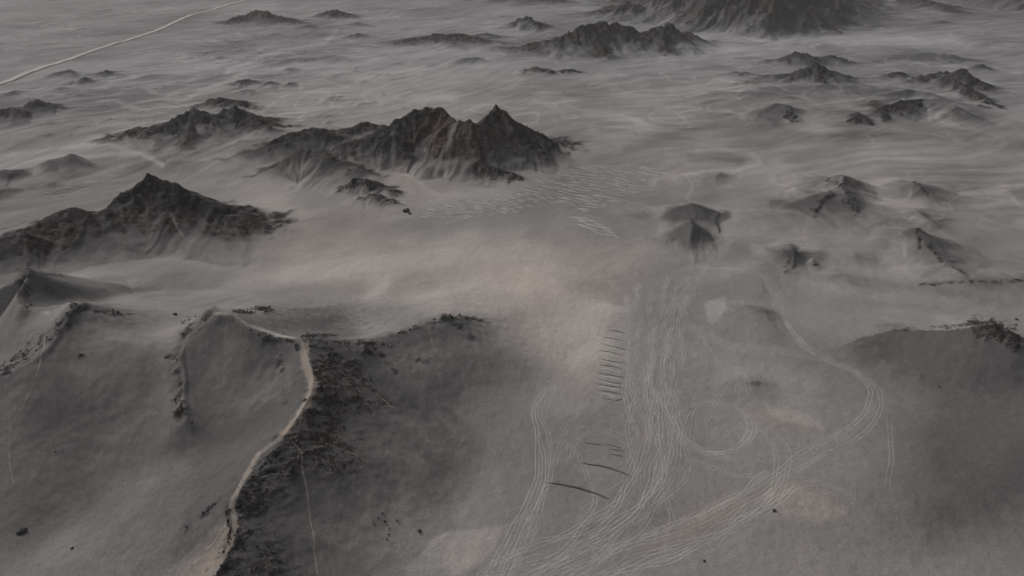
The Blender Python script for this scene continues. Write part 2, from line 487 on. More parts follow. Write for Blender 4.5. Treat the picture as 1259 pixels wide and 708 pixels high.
# ---- wind cover and some shade painted on the land as material masks (positions taken from the photo)
def blob(cx, cy, rx, ry, rot=0.0, soft=.6):
    c, s = math.cos(math.radians(rot)), math.sin(math.radians(rot))
    out = np.zeros(X.size)
    R_ = max(rx, ry) * 1.6
    i = np.nonzero((np.abs(U - cx) < R_) & (np.abs(V - cy) < R_))[0]
    dx, dy = U[i] - cx, V[i] - cy
    a, b = (dx * c + dy * s) / rx, (-dx * s + dy * c) / ry
    q = np.hypot(a, b) + .12 * WARP[i]
    out[i] = 1 - sstep(1 - soft, 1 + soft * .5, q)
    return out

def stroke(pts, wpx, soft=.5):
    """mask of a line of given pixel half-width"""
    pts = np.array(pts, float)
    m = wpx * 2 + 4
    out = np.zeros(X.size)
    i = np.nonzero((U > pts[:, 0].min() - m) & (U < pts[:, 0].max() + m) & (V > pts[:, 1].min() - m) & (V < pts[:, 1].max() + m))[0]
    u, v = U[i], V[i]
    bd = np.full(i.size, 1e9)
    for a, b in zip(pts[:-1], pts[1:]):
        e = b - a
        l2 = e @ e + 1e-9
        t = np.clip(((u - a[0]) * e[0] + (v - a[1]) * e[1]) / l2, 0, 1)
        bd = np.minimum(bd, np.hypot(u - a[0] - t * e[0], v - a[1] - t * e[1]))
    q = bd / wpx * (1 + .3 * WARP[i] + .45 * GRIT[i])
    out[i] = 1 - sstep(1 - soft, 1 + soft, q)
    return out

def poly(pts, soft=2.0):
    pts = np.array(pts, float)
    out = np.zeros(X.size)
    i = np.nonzero((U > pts[:, 0].min() - 6) & (U < pts[:, 0].max() + 6) & (V > pts[:, 1].min() - 6) & (V < pts[:, 1].max() + 6))[0]
    u, v = U[i] + WARP[i] * soft * 1.6, V[i] + WARP[i] * soft * 1.3
    ins = np.zeros(i.size, bool)
    bd = np.full(i.size, 1e9)
    for a, b in zip(pts, np.roll(pts, -1, 0)):
        e = b - a
        c = ((a[1] > v) != (b[1] > v)) & (u < e[0] * (v - a[1]) / (e[1] + 1e-12) + a[0])
        ins ^= c
        t = np.clip(((u - a[0]) * e[0] + (v - a[1]) * e[1]) / (e @ e + 1e-9), 0, 1)
        bd = np.minimum(bd, np.hypot(u - a[0] - t * e[0], v - a[1] - t * e[1]))
    sdist = np.where(ins, -bd, bd)
    out[i] = 1 - sstep(-soft, soft, sdist)
    return out

WARP = fbm(X / 30, Y / 30, 4, 71)
GRIT = fbm(X / 5, Y / 5, 3, 75)

# streaks of blown sand: two directions, blended from left to right
def streak(ang, L, W, seed):
    c, s = math.cos(math.radians(ang)), math.sin(math.radians(ang))
    wx = X + 60 * perlin(X / 260, Y / 260, seed + 2)
    wy = Y + 60 * perlin(X / 260, Y / 260, seed + 9)
    a, b = (wx * c + wy * s) / L, (-wx * s + wy * c) / W
    return fbm(a, b, 4, seed, .55)
wl_ = sstep(-150, 250, X)
dist = np.hypot(X, Y)
st = streak(40, 230, 62, 81) * (1 - wl_) + streak(14, 230, 70, 91) * wl_
st2 = streak(48, 120, 17, 101) * (1 - wl_) + streak(24, 130, 20, 111) * wl_
st3 = fbm(X / 330, Y / 330, 4, 201)
# pale wash channels: thin lines where a warped noise crosses zero, branching
cw = fbm(X / 240 + .6 * perlin(X / 90, Y / 90, 231), Y / 330 + .6 * perlin(X / 90, Y / 90, 241), 3, 251)
wash = (1 - sstep(.0, .13, np.abs(cw))) * sstep(-.3, .3, fbm(X / 400, Y / 400, 2, 261))
cw2 = fbm(X / 110 + .5 * perlin(X / 50, Y / 50, 271), Y / 170, 3, 281)
wash2 = (1 - sstep(.0, .11, np.abs(cw2))) * sstep(-.1, .4, fbm(X / 260, Y / 260, 2, 291))
st *= sstep(350, 800, dist) * .75 + .25
st2 *= sstep(300, 600, dist)
farw = sstep(480, 850, dist)
sand = .40 + .10 * st + .20 * st2 * sstep(650, 900, dist) + .24 * st3 * farw + (.30 * wash + .22 * wash2) * farw + .05 * fbm(X / 120, Y / 120, 3, 121) + (.02 + .05 * sstep(1, 6, H)) * fbm(X / 14, Y / 14, 4, 301) + (.012 + .04 * sstep(1, 6, H)) * fbm(X / 3, Y / 3, 3, 371) * (1 - farw)
pink = .18 + .2 * fbm(X / 300, Y / 300, 3, 131)

SAND = [  # cx, cy, rx, ry, rot, amount
 (580,325,230,52,2,.29),(660,375,120,60,30,.42),(420,320,160,26,-6,.16),(700,420,75,85,10,.34),(350,318,130,24,-6,.10),(420,330,130,22,-8,.20),(330,345,150,14,-10,.28),
 (340,255,60,24,15,.22),(540,250,120,18,-6,.12),(620,225,90,14,-12,.20),(560,205,60,20,0,.16),(480,215,50,22,20,.18),
 (466,352,22,16,-50,.25),(450,370,40,10,0,.16),(550,375,60,16,10,.22),
 (1005,158,38,7,4,.40),(1050,192,240,22,1,.30),(450,650,120,70,0,.34),(470,520,70,50,0,.12),(250,450,50,60,20,.24),(550,600,80,60,0,.08),(1000,540,130,40,0,.08),(940,215,120,20,0,.14),(1050,225,110,20,0,.12),(1010,290,90,30,0,.12),
 (1090,250,40,30,0,.2),(1100,330,120,14,2,.14),(700,120,260,25,-3,.14),(500,105,260,24,-4,.14),(320,140,160,12,-12,.12),
 (150,165,180,12,-10,.18),(80,185,150,8,-14,.2),(420,75,160,10,-6,.12),(930,55,160,12,0,.14),(1100,45,150,14,0,.08),
 (820,200,80,20,-10,.10),(800,330,60,30,0,.06),(960,470,110,40,15,.12),(1000,340,140,24,5,.10),
 (270,570,110,60,-40,.08),(345,515,45,14,-40,.08),
 (200,240,400,6,-12,.06),(60,390,50,10,-30,.12),(900,270,40,40,40,.12),(1150,385,120,12,0,.12),
]
for cx, cy, rx, ry, ro, am in SAND: sand += am * blob(cx, cy, rx, ry, ro, .8)
DARK = [  # thinner sand cover; dune shade and toned-down sunlit slopes also go into the colour
 (180,590,220,150,0,.15),(60,500,80,90,0,.10),(300,550,90,70,-40,.40),(250,640,90,70,-40,.10),(150,620,160,90,0,.06),(240,640,60,50,-40,.10),(310,470,50,40,0,.02),(120,315,150,22,0,.12),(1110,430,110,30,0,.16),(1180,550,160,110,0,.16),(1190,455,120,40,0,.10),(1240,560,150,130,0,.34),(540,510,110,90,0,.08),(480,460,90,50,0,.02),
 (600,610,120,60,0,.05),(720,355,32,12,10,.26),(200,335,160,14,6,.12),(220,360,160,12,4,.14),(170,95,70,16,-8,.08),(350,72,60,8,-5,.22),
 (130,40,140,14,-10,.10),(620,8,90,8,0,.22),(120,310,120,14,0,.08),(640,180,40,6,0,.05),(900,195,60,10,0,.18),(870,235,60,20,-20,.16),
 (700,70,40,20,0,.04),(1190,250,90,30,0,.20),(1180,300,70,30,20,.10),(1000,25,160,14,0,.2),(1200,10,100,20,0,.22),(300,320,60,10,0,.04),
 (1080,385,90,16,0,.10),(950,440,120,30,10,.04),(80,480,60,90,20,.10),(200,465,60,40,0,.06),(320,460,30,24,0,.10),(20,600,50,120,0,.10),
 (450,385,90,12,-8,.16),(740,640,140,40,-15,.06),(1100,650,120,40,0,.08),(690,600,40,40,0,.06),
 (1100,145,130,24,0,.14),(960,112,120,16,0,.10),(870,290,24,22,20,.10),
]
for cx, cy, rx, ry, ro, am in DARK: sand -= am * blob(cx, cy, rx, ry, ro, .9)
for pts, am, w in [([(500,700),(540,655),(570,650),(625,650),(590,690),(560,712),(500,712)], .26, 4),
                   ([(868,372),(896,367),(893,378),(876,398),(869,395)], .26, 2),
                   ([(945,500),(975,503),(1012,518),(1010,527),(975,520),(950,512)], .20, 4),
                   ([(940,600),(985,596),(1040,625),(1030,640),(960,632)], .16, 8),
                   ([(455,352),(480,338),(478,356),(462,368),(440,372)], .14, 3)]:
    sand += am * poly(pts, w)
for pts, w, am in [
   ([(262,385),(285,388),(310,402),(345,413),(378,420)], 1.6, .45),
   ([(376,420),(374,440),(383,465),(384,482),(368,508)], 4.5, .42),
   ([(372,505),(345,538),(318,558)], 3, .38),
   ([(318,558),(299,590),(285,620),(289,645),(284,668)], 2.4, .50),
   ([(284,640),(255,675),(228,710)], 12, .10),([(284,650),(276,680),(258,708)], 10, .22),
   ([(545,165),(560,152),(552,175),(542,192),(535,215)], 2.5, .5),
   ([(525,172),(522,186)], 1.2, .4),
   ([(500,215),(540,240),(520,232)], 2, .15),
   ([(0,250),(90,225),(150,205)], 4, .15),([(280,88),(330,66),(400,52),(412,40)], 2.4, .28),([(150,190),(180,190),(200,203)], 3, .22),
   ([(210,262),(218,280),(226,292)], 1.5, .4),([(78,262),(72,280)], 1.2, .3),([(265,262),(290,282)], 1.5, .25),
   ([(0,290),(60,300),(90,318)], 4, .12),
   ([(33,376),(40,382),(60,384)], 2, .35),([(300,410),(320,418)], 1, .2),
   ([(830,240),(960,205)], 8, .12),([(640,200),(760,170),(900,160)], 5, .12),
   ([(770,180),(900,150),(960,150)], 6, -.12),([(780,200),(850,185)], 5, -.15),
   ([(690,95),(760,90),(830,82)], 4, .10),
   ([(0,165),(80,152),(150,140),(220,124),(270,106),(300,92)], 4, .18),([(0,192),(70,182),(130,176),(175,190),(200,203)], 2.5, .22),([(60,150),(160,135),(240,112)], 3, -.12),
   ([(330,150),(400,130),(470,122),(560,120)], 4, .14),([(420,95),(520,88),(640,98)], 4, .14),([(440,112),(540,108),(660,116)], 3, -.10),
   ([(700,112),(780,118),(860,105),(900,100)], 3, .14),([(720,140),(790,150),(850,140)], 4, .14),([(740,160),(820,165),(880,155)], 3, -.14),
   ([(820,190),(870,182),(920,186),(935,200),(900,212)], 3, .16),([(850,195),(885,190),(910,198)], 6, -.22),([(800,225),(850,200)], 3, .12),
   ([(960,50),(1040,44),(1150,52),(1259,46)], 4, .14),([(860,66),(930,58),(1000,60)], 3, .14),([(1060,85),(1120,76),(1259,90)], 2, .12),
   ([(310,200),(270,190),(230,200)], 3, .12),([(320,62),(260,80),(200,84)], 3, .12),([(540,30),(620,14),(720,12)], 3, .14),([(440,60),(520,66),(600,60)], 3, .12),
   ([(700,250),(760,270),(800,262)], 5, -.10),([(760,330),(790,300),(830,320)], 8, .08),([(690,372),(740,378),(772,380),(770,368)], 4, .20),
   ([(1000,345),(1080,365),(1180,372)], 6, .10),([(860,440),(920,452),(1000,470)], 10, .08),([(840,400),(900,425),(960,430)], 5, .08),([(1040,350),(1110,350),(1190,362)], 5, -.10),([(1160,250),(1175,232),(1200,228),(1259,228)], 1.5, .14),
   ([(330,385),(400,381),(440,374),(470,366)], 4, -.14),([(960,265),(880,300),(840,340)], 10, .08),  # first stroke paints the soft shade along the dune ridge
   ([(960,260),(1000,300),(990,350),(1100,380)], 8, .06)]:
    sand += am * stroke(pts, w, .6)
PINK = [(590,335,200,45,2,.5),(680,400,110,60,40,.5),(960,515,60,14,15,.6),(990,615,60,22,20,.7),(1160,450,120,26,-8,.45),(250,690,40,40,0,.4),
        (860,640,90,24,-25,.6),(500,200,110,40,0,.45),(560,170,30,30,0,.6),(100,20,200,30,0,.45),(720,360,40,14,0,.3),(80,430,90,20,-25,.5),(380,470,20,60,0,.4),(800,545,20,120,0,.3),
        (380,290,120,40,0,.3)]
for cx, cy, rx, ry, ro, am in PINK: pink += am * blob(cx, cy, rx, ry, ro, .9)

# rock that crops out in single patches
ROCKP = [(100,382,16,4,0,.9),(135,382,14,3,0,.8),(160,386,6,2,0,.8),(84,400,8,14,25,.7),(98,438,10,6,0,.9),(26,438,14,8,-25,.9),(8,458,8,6,-30,.8),
         (50,425,8,5,-30,.7),(60,352,8,10,0,.5),(215,386,3,1.6,0,1),(230,397,22,8,-25,.35),(210,440,10,8,0,.7),(222,474,6,9,10,.8),(225,508,14,13,0,.85),
         (300,383,30,3,-4,.7),(325,380,8,3,0,1),(345,450,12,14,30,.5),(348,415,20,5,15,.7),(365,425,8,8,0,.6),
         (475,425,14,4,25,.7),(488,440,5,5,0,.8),(485,455,6,4,0,.7),(520,442,10,6,0,.5),(507,452,4,4,0,.8),(547,393,10,6,0,.6),(565,400,20,5,25,.5),(590,396,12,3,15,.7),
         (440,430,30,8,10,.6),(420,450,34,26,0,.65),(440,492,24,14,30,.7),(434,478,5,4,0,.9),(400,520,50,30,30,.55),(425,560,36,18,35,.5),(395,545,40,20,30,.5),
         (330,600,30,40,0,.35),(315,640,20,20,0,.4),(310,690,40,20,-20,.8),(330,705,30,10,0,.7),(255,632,24,6,-30,.6),(285,590,8,4,-30,.7),
         (1216,408,34,12,12,1.0),(1246,424,12,9,0,1.0),(1110,405,16,4,0,.7),(1165,403,30,3,0,.4),(1195,346,10,2,0,.6),(1225,346,12,2,0,.6),
         (1250,344,6,2,0,.8),(1002,325,6,2,0,.8),(925,472,8,3,0,.4),(1000,262,8,6,0,.5),(1036,248,4,16,-10,.5),(1130,290,4,12,-5,.7),(560,400,8,3,0,.4)]
rp = np.zeros(X.size)
rn = fbm(X / 5, Y / 5, 4, 141)
rn2 = fbm((X * .8 + Y * .6) / 14, (-X * .6 + Y * .8) / 3.2, 3, 151)        # layered
for cx, cy, rx, ry, ro, am in ROCKP: rp = np.maximum(rp, am * blob(cx, cy, rx, ry, ro, .9))
ROCKS = [([(384,422),(410,423),(445,424),(470,418)], 4, .8), ([(470,417),(500,406),(530,396),(548,391)], 2.5, .62), ([(548,391),(575,391),(598,397)], 3, .7),
         ([(548,392),(568,404),(586,419)], 3, .62), ([(455,426),(470,440),(485,456)], 4, .62), ([(92,379),(80,395),(68,410)], 5, .75), ([(62,414),(40,432),(16,447),(2,460)], 6, .66),
         ([(92,378),(120,381),(150,385)], 3, .72), ([(286,384),(310,382),(332,380)], 2.6, .8), ([(262,386),(240,400),(226,412)], 4, .6), ([(310,404),(345,415),(372,423)], 4, .7),
         ([(36,333),(26,345),(30,360),(34,372)], 6, .6), ([(36,333),(60,337),(80,341)], 2, .55), ([(1100,404),(1150,403),(1195,399)], 2, .5), ([(1195,399),(1218,398),(1240,408),(1252,425)], 6, .72),
         ([(1130,350),(1190,346),(1259,345)], 1.6, .58), ([(220,430),(218,470),(226,510)], 6, .5), ([(320,562),(304,590),(290,620),(294,645),(288,672),(266,706)], 7, .62),
         ([(300,700),(330,690),(360,700)], 14, .6), ([(270,615),(250,632),(225,648)], 5, .58),([(1020,222),(1036,228),(1042,245),(1052,260)], 3, .62),([(1022,238),(1008,250),(1000,262)], 4, .62),([(1128,282),(1131,304)], 3, .7),
         ([(1140,300),(1158,322),(1190,338)], 1.8, .6),([(1125,224),(1140,238)], 2.4, .5),([(965,306),(970,318),(966,330)], 3, .55)]
for pts, w, am in ROCKS: rp = np.maximum(rp, (am - .06) * stroke(pts, w * 1.25, .95))
rp = sstep(.22, .78, rp + (.34 * rn + .30 * rn2) * (rp > .02))
ROCK = np.maximum(ROCK, rp)
# sand settles in patches on the rock
path = np.clip(stroke([(262,385),(285,388),(310,402),(345,413),(378,420)], 1.6) + stroke([(376,420),(374,440),(383,465),(385,482),(369,508),(345,538),(318,558)], 4) * .8
               + stroke([(318,558),(299,590),(285,620),(289,645),(284,668),(262,708)], 2.6), 0, 1)
ROCK *= 1 - .95 * path
ROCK *= 1 - .9 * stroke([(560,150),(552,172),(542,192),(536,215)], 2.6, .6)
ROCK *= 1 - .6 * stroke([(210,262),(218,280),(226,292)], 1.6, .6)
sand += .13 * sstep(.05, .9, H) * (1 - sstep(1.5, 6, H)) * sstep(480, 620, dist) * (1 - .5 * wl_)
caught = sstep(.15, .75, fbm(X / 13, Y / 13, 4, 221) + .5 * rn2)
ROCK *= 1 - (.45 + .35 * (1 - sstep(380, 520, dist))) * caught * sstep(.0, .5, 1.05 - ROCK * .35)
nr = 1 - sstep(400, 520, dist)
ROCK *= 1 - .9 * blob(400,650,95,70,0,.7) * (1 - stroke([(318,560),(300,592),(287,620),(292,645),(290,672),(275,706)], 16, .9))
ROCK *= 1 - .5 * blob(470,540,60,70,0,.8)
SMUD = np.maximum(SMUD, .75 * np.clip(stroke([(384,424),(400,470),(385,520),(345,560),(315,610),(310,690)], 46, .8), 0, 1) * (U > 300 + (480 - V) * -.25) * nr)
rims = np.clip(stroke([(92,384),(70,412),(30,446),(0,468)], 16, .9) + stroke([(262,396),(232,418),(222,470)], 14, .9) + stroke([(300,404),(345,424),(370,436)], 14, .9) + stroke([(470,426),(520,408),(560,402),(592,406)], 16, .9)
               + stroke([(92,386),(130,392),(160,398)], 8, .9) + stroke([(36,340),(28,362)], 12, .9), 0, 1) * nr
SMUD = np.maximum(SMUD, .6 * rims * (1 + .5 * GRIT))
ledge = fbm((X * .8 + Y * .6) / 11, (-X * .6 + Y * .8) / 2.6, 4, 351, .65)
ROCK *= 1 - nr * .85 * sstep(-.10, .45, ledge)
sand = np.clip(sand - .47 * SMUD * (1 - .8 * path), 0, 1)
pink = np.clip(pink, 0, 1)

# rock relief on top of the slopes
rel = ridged(X / 17, Y / 17, 4, 161) - .62
rel2 = ridged((X * .8 + Y * .6) / 15, (-X * .6 + Y * .8) / 4.5, 3, 171) - .6
nearf = 1 - sstep(450, 900, dist)
relF = (ridged(X / 75, Y / 75, 4, 341) - .62) * 34 * sstep(1150, 1900, dist)
Z = Z0 + relF * np.clip(H / 40, 0, 1) + ROCK * (rel * (1.6 + 2.8 * sstep(420, 750, dist) + dist / 480) + rel2 * 2.0 * nearf + rn * .35 - .5 * nr * ledge)
Z += (1 - ROCK) * (.16 * fbm(X / 5, Y / 5, 3, 181) + sstep(4, 12, H) * .55 * (ridged(X / 16, Y / 16, 3, 361) - .6)) * nearf

# ---- base colours
def C3(r, g, b): return np.array([r, g, b])
dark_gravel, pale_sand, pink_sand = C3(.122, .117, .116), C3(.465, .440, .421), C3(.49, .425, .392)
rock_c, rock_b = C3(.034, .032, .033), C3(.085, .062, .050)
s = sand[:, None]
pk = pink[:, None]
ground_c = dark_gravel * (1 - s) + (pale_sand * (1 - pk) + pink_sand * pk) * s
brown = np.clip(.15 + .5 * fbm(X / 60, Y / 60, 3, 191) + .9 * blob(545,165,20,30,0,.8) + .5 * blob(590,180,60,40,0,.8) + .4 * blob(300,690,40,30,0,.8), 0, 1)[:, None]
rockc = (rock_c * (1 - brown) + rock_b * brown) * (1 + .55 * nr)[:, None] * (1 + .5 * np.clip(rn + rn2 * .6, -1, 1))[:, None]
tan = np.clip(stroke([(376,424),(374,440),(383,465),(385,484),(371,508),(345,538)], 4.5, .7) + stroke([(318,558),(299,590),(285,620),(289,645),(284,668),(268,700)], 3, .7) + .7 * stroke([(284,655),(262,685),(246,708)], 10, .7), 0, 1)[:, None]
ground_c = ground_c * (1 - .8 * tan) + C3(.33, .275, .235) * .8 * tan
haze_tint = (sstep(650, 1500, dist) * .9)[:, None]  # haze painted into the ground colour: greyer with distance
ground_c = ground_c * (1 - haze_tint) + (ground_c.mean(1, keepdims=True) * C3(1.0, .985, 1.0)) * haze_tint
COLR = ground_c * (1 - ROCK[:, None]) + rockc * ROCK[:, None]

# ------------------------------------------------------------------ materials
def principled(m):
    m.use_nodes = True
    return m.node_tree.nodes, m.node_tree.links, m.node_tree.nodes['Principled BSDF']

def land_material(name):
    m = bpy.data.materials.new(name)
    n, l, b = principled(m)
    b.inputs['Roughness'].default_value = .95
    b.inputs['Specular IOR Level'].default_value = .12
    at_ = n.new('ShaderNodeAttribute'); at_.attribute_name = 'cover'
    rk = n.new('ShaderNodeAttribute'); rk.attribute_name = 'rock'
    tc = n.new('ShaderNodeTexCoord')
    def noise(scale, det, rough=.6, vec=None):
        t = n.new('ShaderNodeTexNoise'); t.inputs['Scale'].default_value = scale
        t.inputs['Detail'].default_value = det; t.inputs['Roughness'].default_value = rough
        l.new(vec or tc.outputs['Object'], t.inputs['Vector']); return t
    def mr(src, a0, a1, b0, b1):
        t = n.new('ShaderNodeMapRange'); l.new(src, t.inputs[0])
        for i, v in zip((1, 2, 3, 4), (a0, a1, b0, b1)): t.inputs[i].default_value = v
        return t.outputs[0]
    n1 = noise(.9, 5, .7)            # grain of stones
    n2 = noise(.16, 5, .65)
    mp = n.new('ShaderNodeMapping'); mp.inputs['Rotation'].default_value = (0, 0, math.radians(-37)); mp.inputs['Scale'].default_value = (.22, 2.2, .8)
    l.new(tc.outputs['Object'], mp.inputs['Vector'])
    n3 = noise(.35, 6, .7, mp.outputs[0])   # layers in the rock
    def mul(a, bb):
        t = n.new('ShaderNodeMath'); t.operation = 'MULTIPLY'; l.new(a, t.inputs[0]); l.new(bb, t.inputs[1]); return t.outputs[0]
    n5 = noise(2.6, 2, .5)
    g = mul(mr(n5.outputs[0], .60, .74, 1.0, .55), mul(mr(n1.outputs[0], .25, .75, .74, 1.26), mr(n2.outputs[0], .25, .75, .95, 1.05)))
    n4 = noise(.22, 8, .78)
    rkm = mul(mul(mr(n3.outputs[0], .36, .64, .45, 1.8), mr(n1.outputs[0], .25, .75, .5, 1.5)), mr(n4.outputs[0], .32, .68, .4, 1.75))
    mx = n.new('ShaderNodeMix'); mx.data_type = 'FLOAT'
    l.new(rk.outputs['Fac'], mx.inputs[0]); l.new(g, mx.inputs[2]); l.new(rkm, mx.inputs[3])
    vm = n.new('ShaderNodeVectorMath'); vm.operation = 'SCALE'
    l.new(at_.outputs['Color'], vm.inputs[0]); l.new(mx.outputs[0], vm.inputs['Scale'])
    l.new(vm.outputs[0], b.inputs['Base Color'])
    bp = n.new('ShaderNodeBump'); bp.inputs['Distance'].default_value = 3.0
    ad = n.new('ShaderNodeMath'); ad.operation = 'ADD'; l.new(n3.outputs[0], ad.inputs[0]); l.new(n4.outputs[0], ad.inputs[1])
    l.new(ad.outputs[0], bp.inputs['Height'])
    l.new(mr(rk.outputs['Fac'], 0, 1, .03, .9), bp.inputs['Strength'])
    l.new(bp.outputs[0], b.inputs['Normal'])
    return m

def simple_material(name, col, var=.25, scale=.8, bump=.3, alpha=None):
    m = bpy.data.materials.new(name)
    n, l, b = principled(m)
    b.inputs['Roughness'].default_value = .95
    b.inputs['Specular IOR Level'].default_value = .12
    tc = n.new('ShaderNodeTexCoord')
    t = n.new('ShaderNodeTexNoise'); t.inputs['Scale'].default_value = scale; t.inputs['Detail'].default_value = 5
    l.new(tc.outputs['Object'], t.inputs['Vector'])
    r = n.new('ShaderNodeMapRange')
    for i, v in zip((1, 2, 3, 4), (.25, .75, 1 - var, 1 + var)): r.inputs[i].default_value = v
    l.new(t.outputs[0], r.inputs[0])
    rgb = n.new('ShaderNodeRGB'); rgb.outputs[0].default_value = (*col, 1)
    vm = n.new('ShaderNodeVectorMath'); vm.operation = 'SCALE'
    l.new(rgb.outputs[0], vm.inputs[0]); l.new(r.outputs[0], vm.inputs['Scale'])
    l.new(vm.outputs[0], b.inputs['Base Color'])
    bp = n.new('ShaderNodeBump'); bp.inputs['Strength'].default_value = bump; bp.inputs['Distance'].default_value = .4
    l.new(t.outputs[0], bp.inputs['Height']); l.new(bp.outputs[0], b.inputs['Normal'])
    if alpha is not None:                                   # worn, broken cover
        t2 = n.new('ShaderNodeTexNoise'); t2.inputs['Scale'].default_value = alpha[0]; t2.inputs['Detail'].default_value = 4
        l.new(tc.outputs['Object'], t2.inputs['Vector'])
        r2 = n.new('ShaderNodeMapRange')
        for i, v in zip((1, 2, 3, 4), (.35, .65, alpha[1], alpha[2])): r2.inputs[i].default_value = v
        l.new(t2.outputs[0], r2.inputs[0]); l.new(r2.outputs[0], b.inputs['Alpha'])
    return m

M_LAND = land_material('land')

# ------------------------------------------------------------------ land meshes: the plain and each hill
ii, jj = np.meshgrid(np.arange(NR - 1), np.arange(NC), indexing='ij')
j2 = (jj + 1) % NC
QUADS = np.stack([ii * NC + jj, ii * NC + j2, (ii + 1) * NC + j2, (ii + 1) * NC + jj], -1).reshape(-1, 4)
PTS = np.stack([X, Y, Z], -1)
q_own = OWN[QUADS]
FACE_OWN = np.where((q_own == q_own[:, :1]).all(1), q_own[:, 0], np.max(q_own, 1) * 0 + q_own[:, 0])

def mesh_from(name, verts, quads, mat, smooth=True, attrs=None):
    me = bpy.data.meshes.new(name)
    k = quads.shape[1]
    me.vertices.add(len(verts)); me.vertices.foreach_set('co', np.ascontiguousarray(verts, np.float32).ravel())
    me.loops.add(quads.size); me.loops.foreach_set('vertex_index', np.ascontiguousarray(quads, np.int32).ravel())
    me.polygons.add(len(quads))
    me.polygons.foreach_set('loop_start', np.arange(0, quads.size, k, dtype=np.int32))
    me.polygons.foreach_set('use_smooth', np.full(len(quads), smooth))
    if attrs:
        for nm, (tp, arr) in attrs.items():
            a = me.attributes.new(nm, tp, 'POINT')
            a.data.foreach_set('color' if tp == 'FLOAT_COLOR' else 'value', np.ascontiguousarray(arr, np.float32).ravel())
    me.update(calc_edges=True)
    me.materials.append(mat)
    return me

def land_part(name, quads):
    used, inv = np.unique(quads, return_inverse=True)
    q = inv.reshape(quads.shape)
    c4 = np.concatenate([COLR[used], np.ones((used.size, 1))], 1)
    me = mesh_from(name, PTS[used], q, M_LAND, True, {'cover': ('FLOAT_COLOR', c4), 'rock': ('FLOAT', ROCK[used])})
    o = bpy.data.objects.new(name, me)
    COL.objects.link(o)
    o['kind'] = 'structure'
    return o

GROUND = land_part('desert_ground', QUADS[FACE_OWN < 0])
GROUND['label'] = 'wide grey desert plain streaked with pale blown sand between the hills'
GROUND['category'] = 'ground'
for hi, (lab, cat, rs) in enumerate(HILLS):
    sel = FACE_OWN == hi
    if not sel.any(): continue
    o = land_part('mountain' if cat == 'mountain' else 'hill', QUADS[sel])
    o['label'] = lab
    o['category'] = cat

# ------------------------------------------------------------------ height of the built land at any point
ZG = Z.reshape(NR, NC)
LR = np.log(rad)
def land_z(x, y):
    x, y = np.asarray(x, float), np.asarray(y, float)
    r = np.hypot(x, y)
    th = np.arctan2(x, y)
    fi = np.interp(r, rad, np.arange(NR))
    fj = np.clip((th + TH_F) / (2 * TH_F) * (NC_F - 1), 0, NC_F - 1.001)
    i0 = np.clip(fi.astype(int), 0, NR - 2); j0 = fj.astype(int)
    a, b = fi - i0, fj - j0
    return (ZG[i0, j0] * (1 - a) * (1 - b) + ZG[i0 + 1, j0] * a * (1 - b) + ZG[i0, j0 + 1] * (1 - a) * b + ZG[i0 + 1, j0 + 1] * a * b)

def hit(px, py):
    """where the ray through a photo pixel meets the land"""
    dx, dy, dz = ray(px, py)
    t = np.linspace(40, 4200, 2600)
    z = land_z(dx * t, dy * t)
    below = np.nonzero(CAM_H + dz * t < z)[0]
    if below.size == 0: return at(px, py)
    k = below[0]
    ta, tb = t[max(k - 1, 0)], t[k]
    for _ in range(14):
        tm = (ta + tb) / 2
        if CAM_H + dz * tm < land_z(dx * tm, dy * tm): tb = tm
        else: ta = tm
    return dx * tb, dy * tb

def smooth_line(P, step):
    """Catmull-Rom through world points, resampled at an even step"""
    P = np.array(P, float)
    Q = np.vstack([2 * P[0] - P[1], P, 2 * P[-1] - P[-2]])
    out = []
    for i in range(1, len(Q) - 2):
        p0, p1, p2, p3 = Q[i - 1], Q[i], Q[i + 1], Q[i + 2]
        for t in np.linspace(0, 1, 24, endpoint=False):
            out.append(.5 * (2 * p1 + (p2 - p0) * t + (2 * p0 - 5 * p1 + 4 * p2 - p3) * t * t + (3 * p1 - p0 - 3 * p2 + p3) * t ** 3))
    out.append(P[-1])
    out = np.array(out)
    d = np.concatenate([[0], np.cumsum(np.hypot(*np.diff(out, axis=0).T))])
    n = max(3, int(d[-1] / step) + 1)
    s_ = np.linspace(0, d[-1], n)
    return np.stack([np.interp(s_, d, out[:, 0]), np.interp(s_, d, out[:, 1])], -1), s_

def normals(L):
    t = np.gradient(L, axis=0)
    t /= np.maximum(np.hypot(t[:, 0], t[:, 1])[:, None], 1e-6)
    return np.stack([-t[:, 1], t[:, 0]], -1)

def ribbon(L, half, lift, cross=(-1, -.3, .3, 1), prof=(0, 1, 1, 0), taper=False):
    """draped strip with a slightly raised middle"""
    N = normals(L)
    n, k = len(L), len(cross)
    hw = np.full(n, half) if np.isscalar(half) else half
    if taper: hw = hw * np.clip(np.minimum(np.arange(n), np.arange(n)[::-1]) / (n * .2), .08, 1)
    V_ = np.zeros((n, k, 3))
    for c in range(k):
        p = L + N * (hw * cross[c])[:, None]
        V_[:, c, :2] = p
        V_[:, c, 2] = land_z(p[:, 0], p[:, 1]) + .02 + lift * prof[c]
    I = np.arange(n - 1)
    Q = np.concatenate([np.stack([I * k + c, (I + 1) * k + c, (I + 1) * k + c + 1, I * k + c + 1], -1)[:, ::-1] for c in range(k - 1)])
    return V_.reshape(-1, 3), Q

def link(name, V_, Q, mat, parent=None, smooth=True, **props):
    me = mesh_from(name, V_, Q, mat, smooth)
    o = bpy.data.objects.new(name, me)
    COL.objects.link(o)
    if parent: o.parent = parent
    for k_, v_ in props.items(): o[k_] = v_
    return o

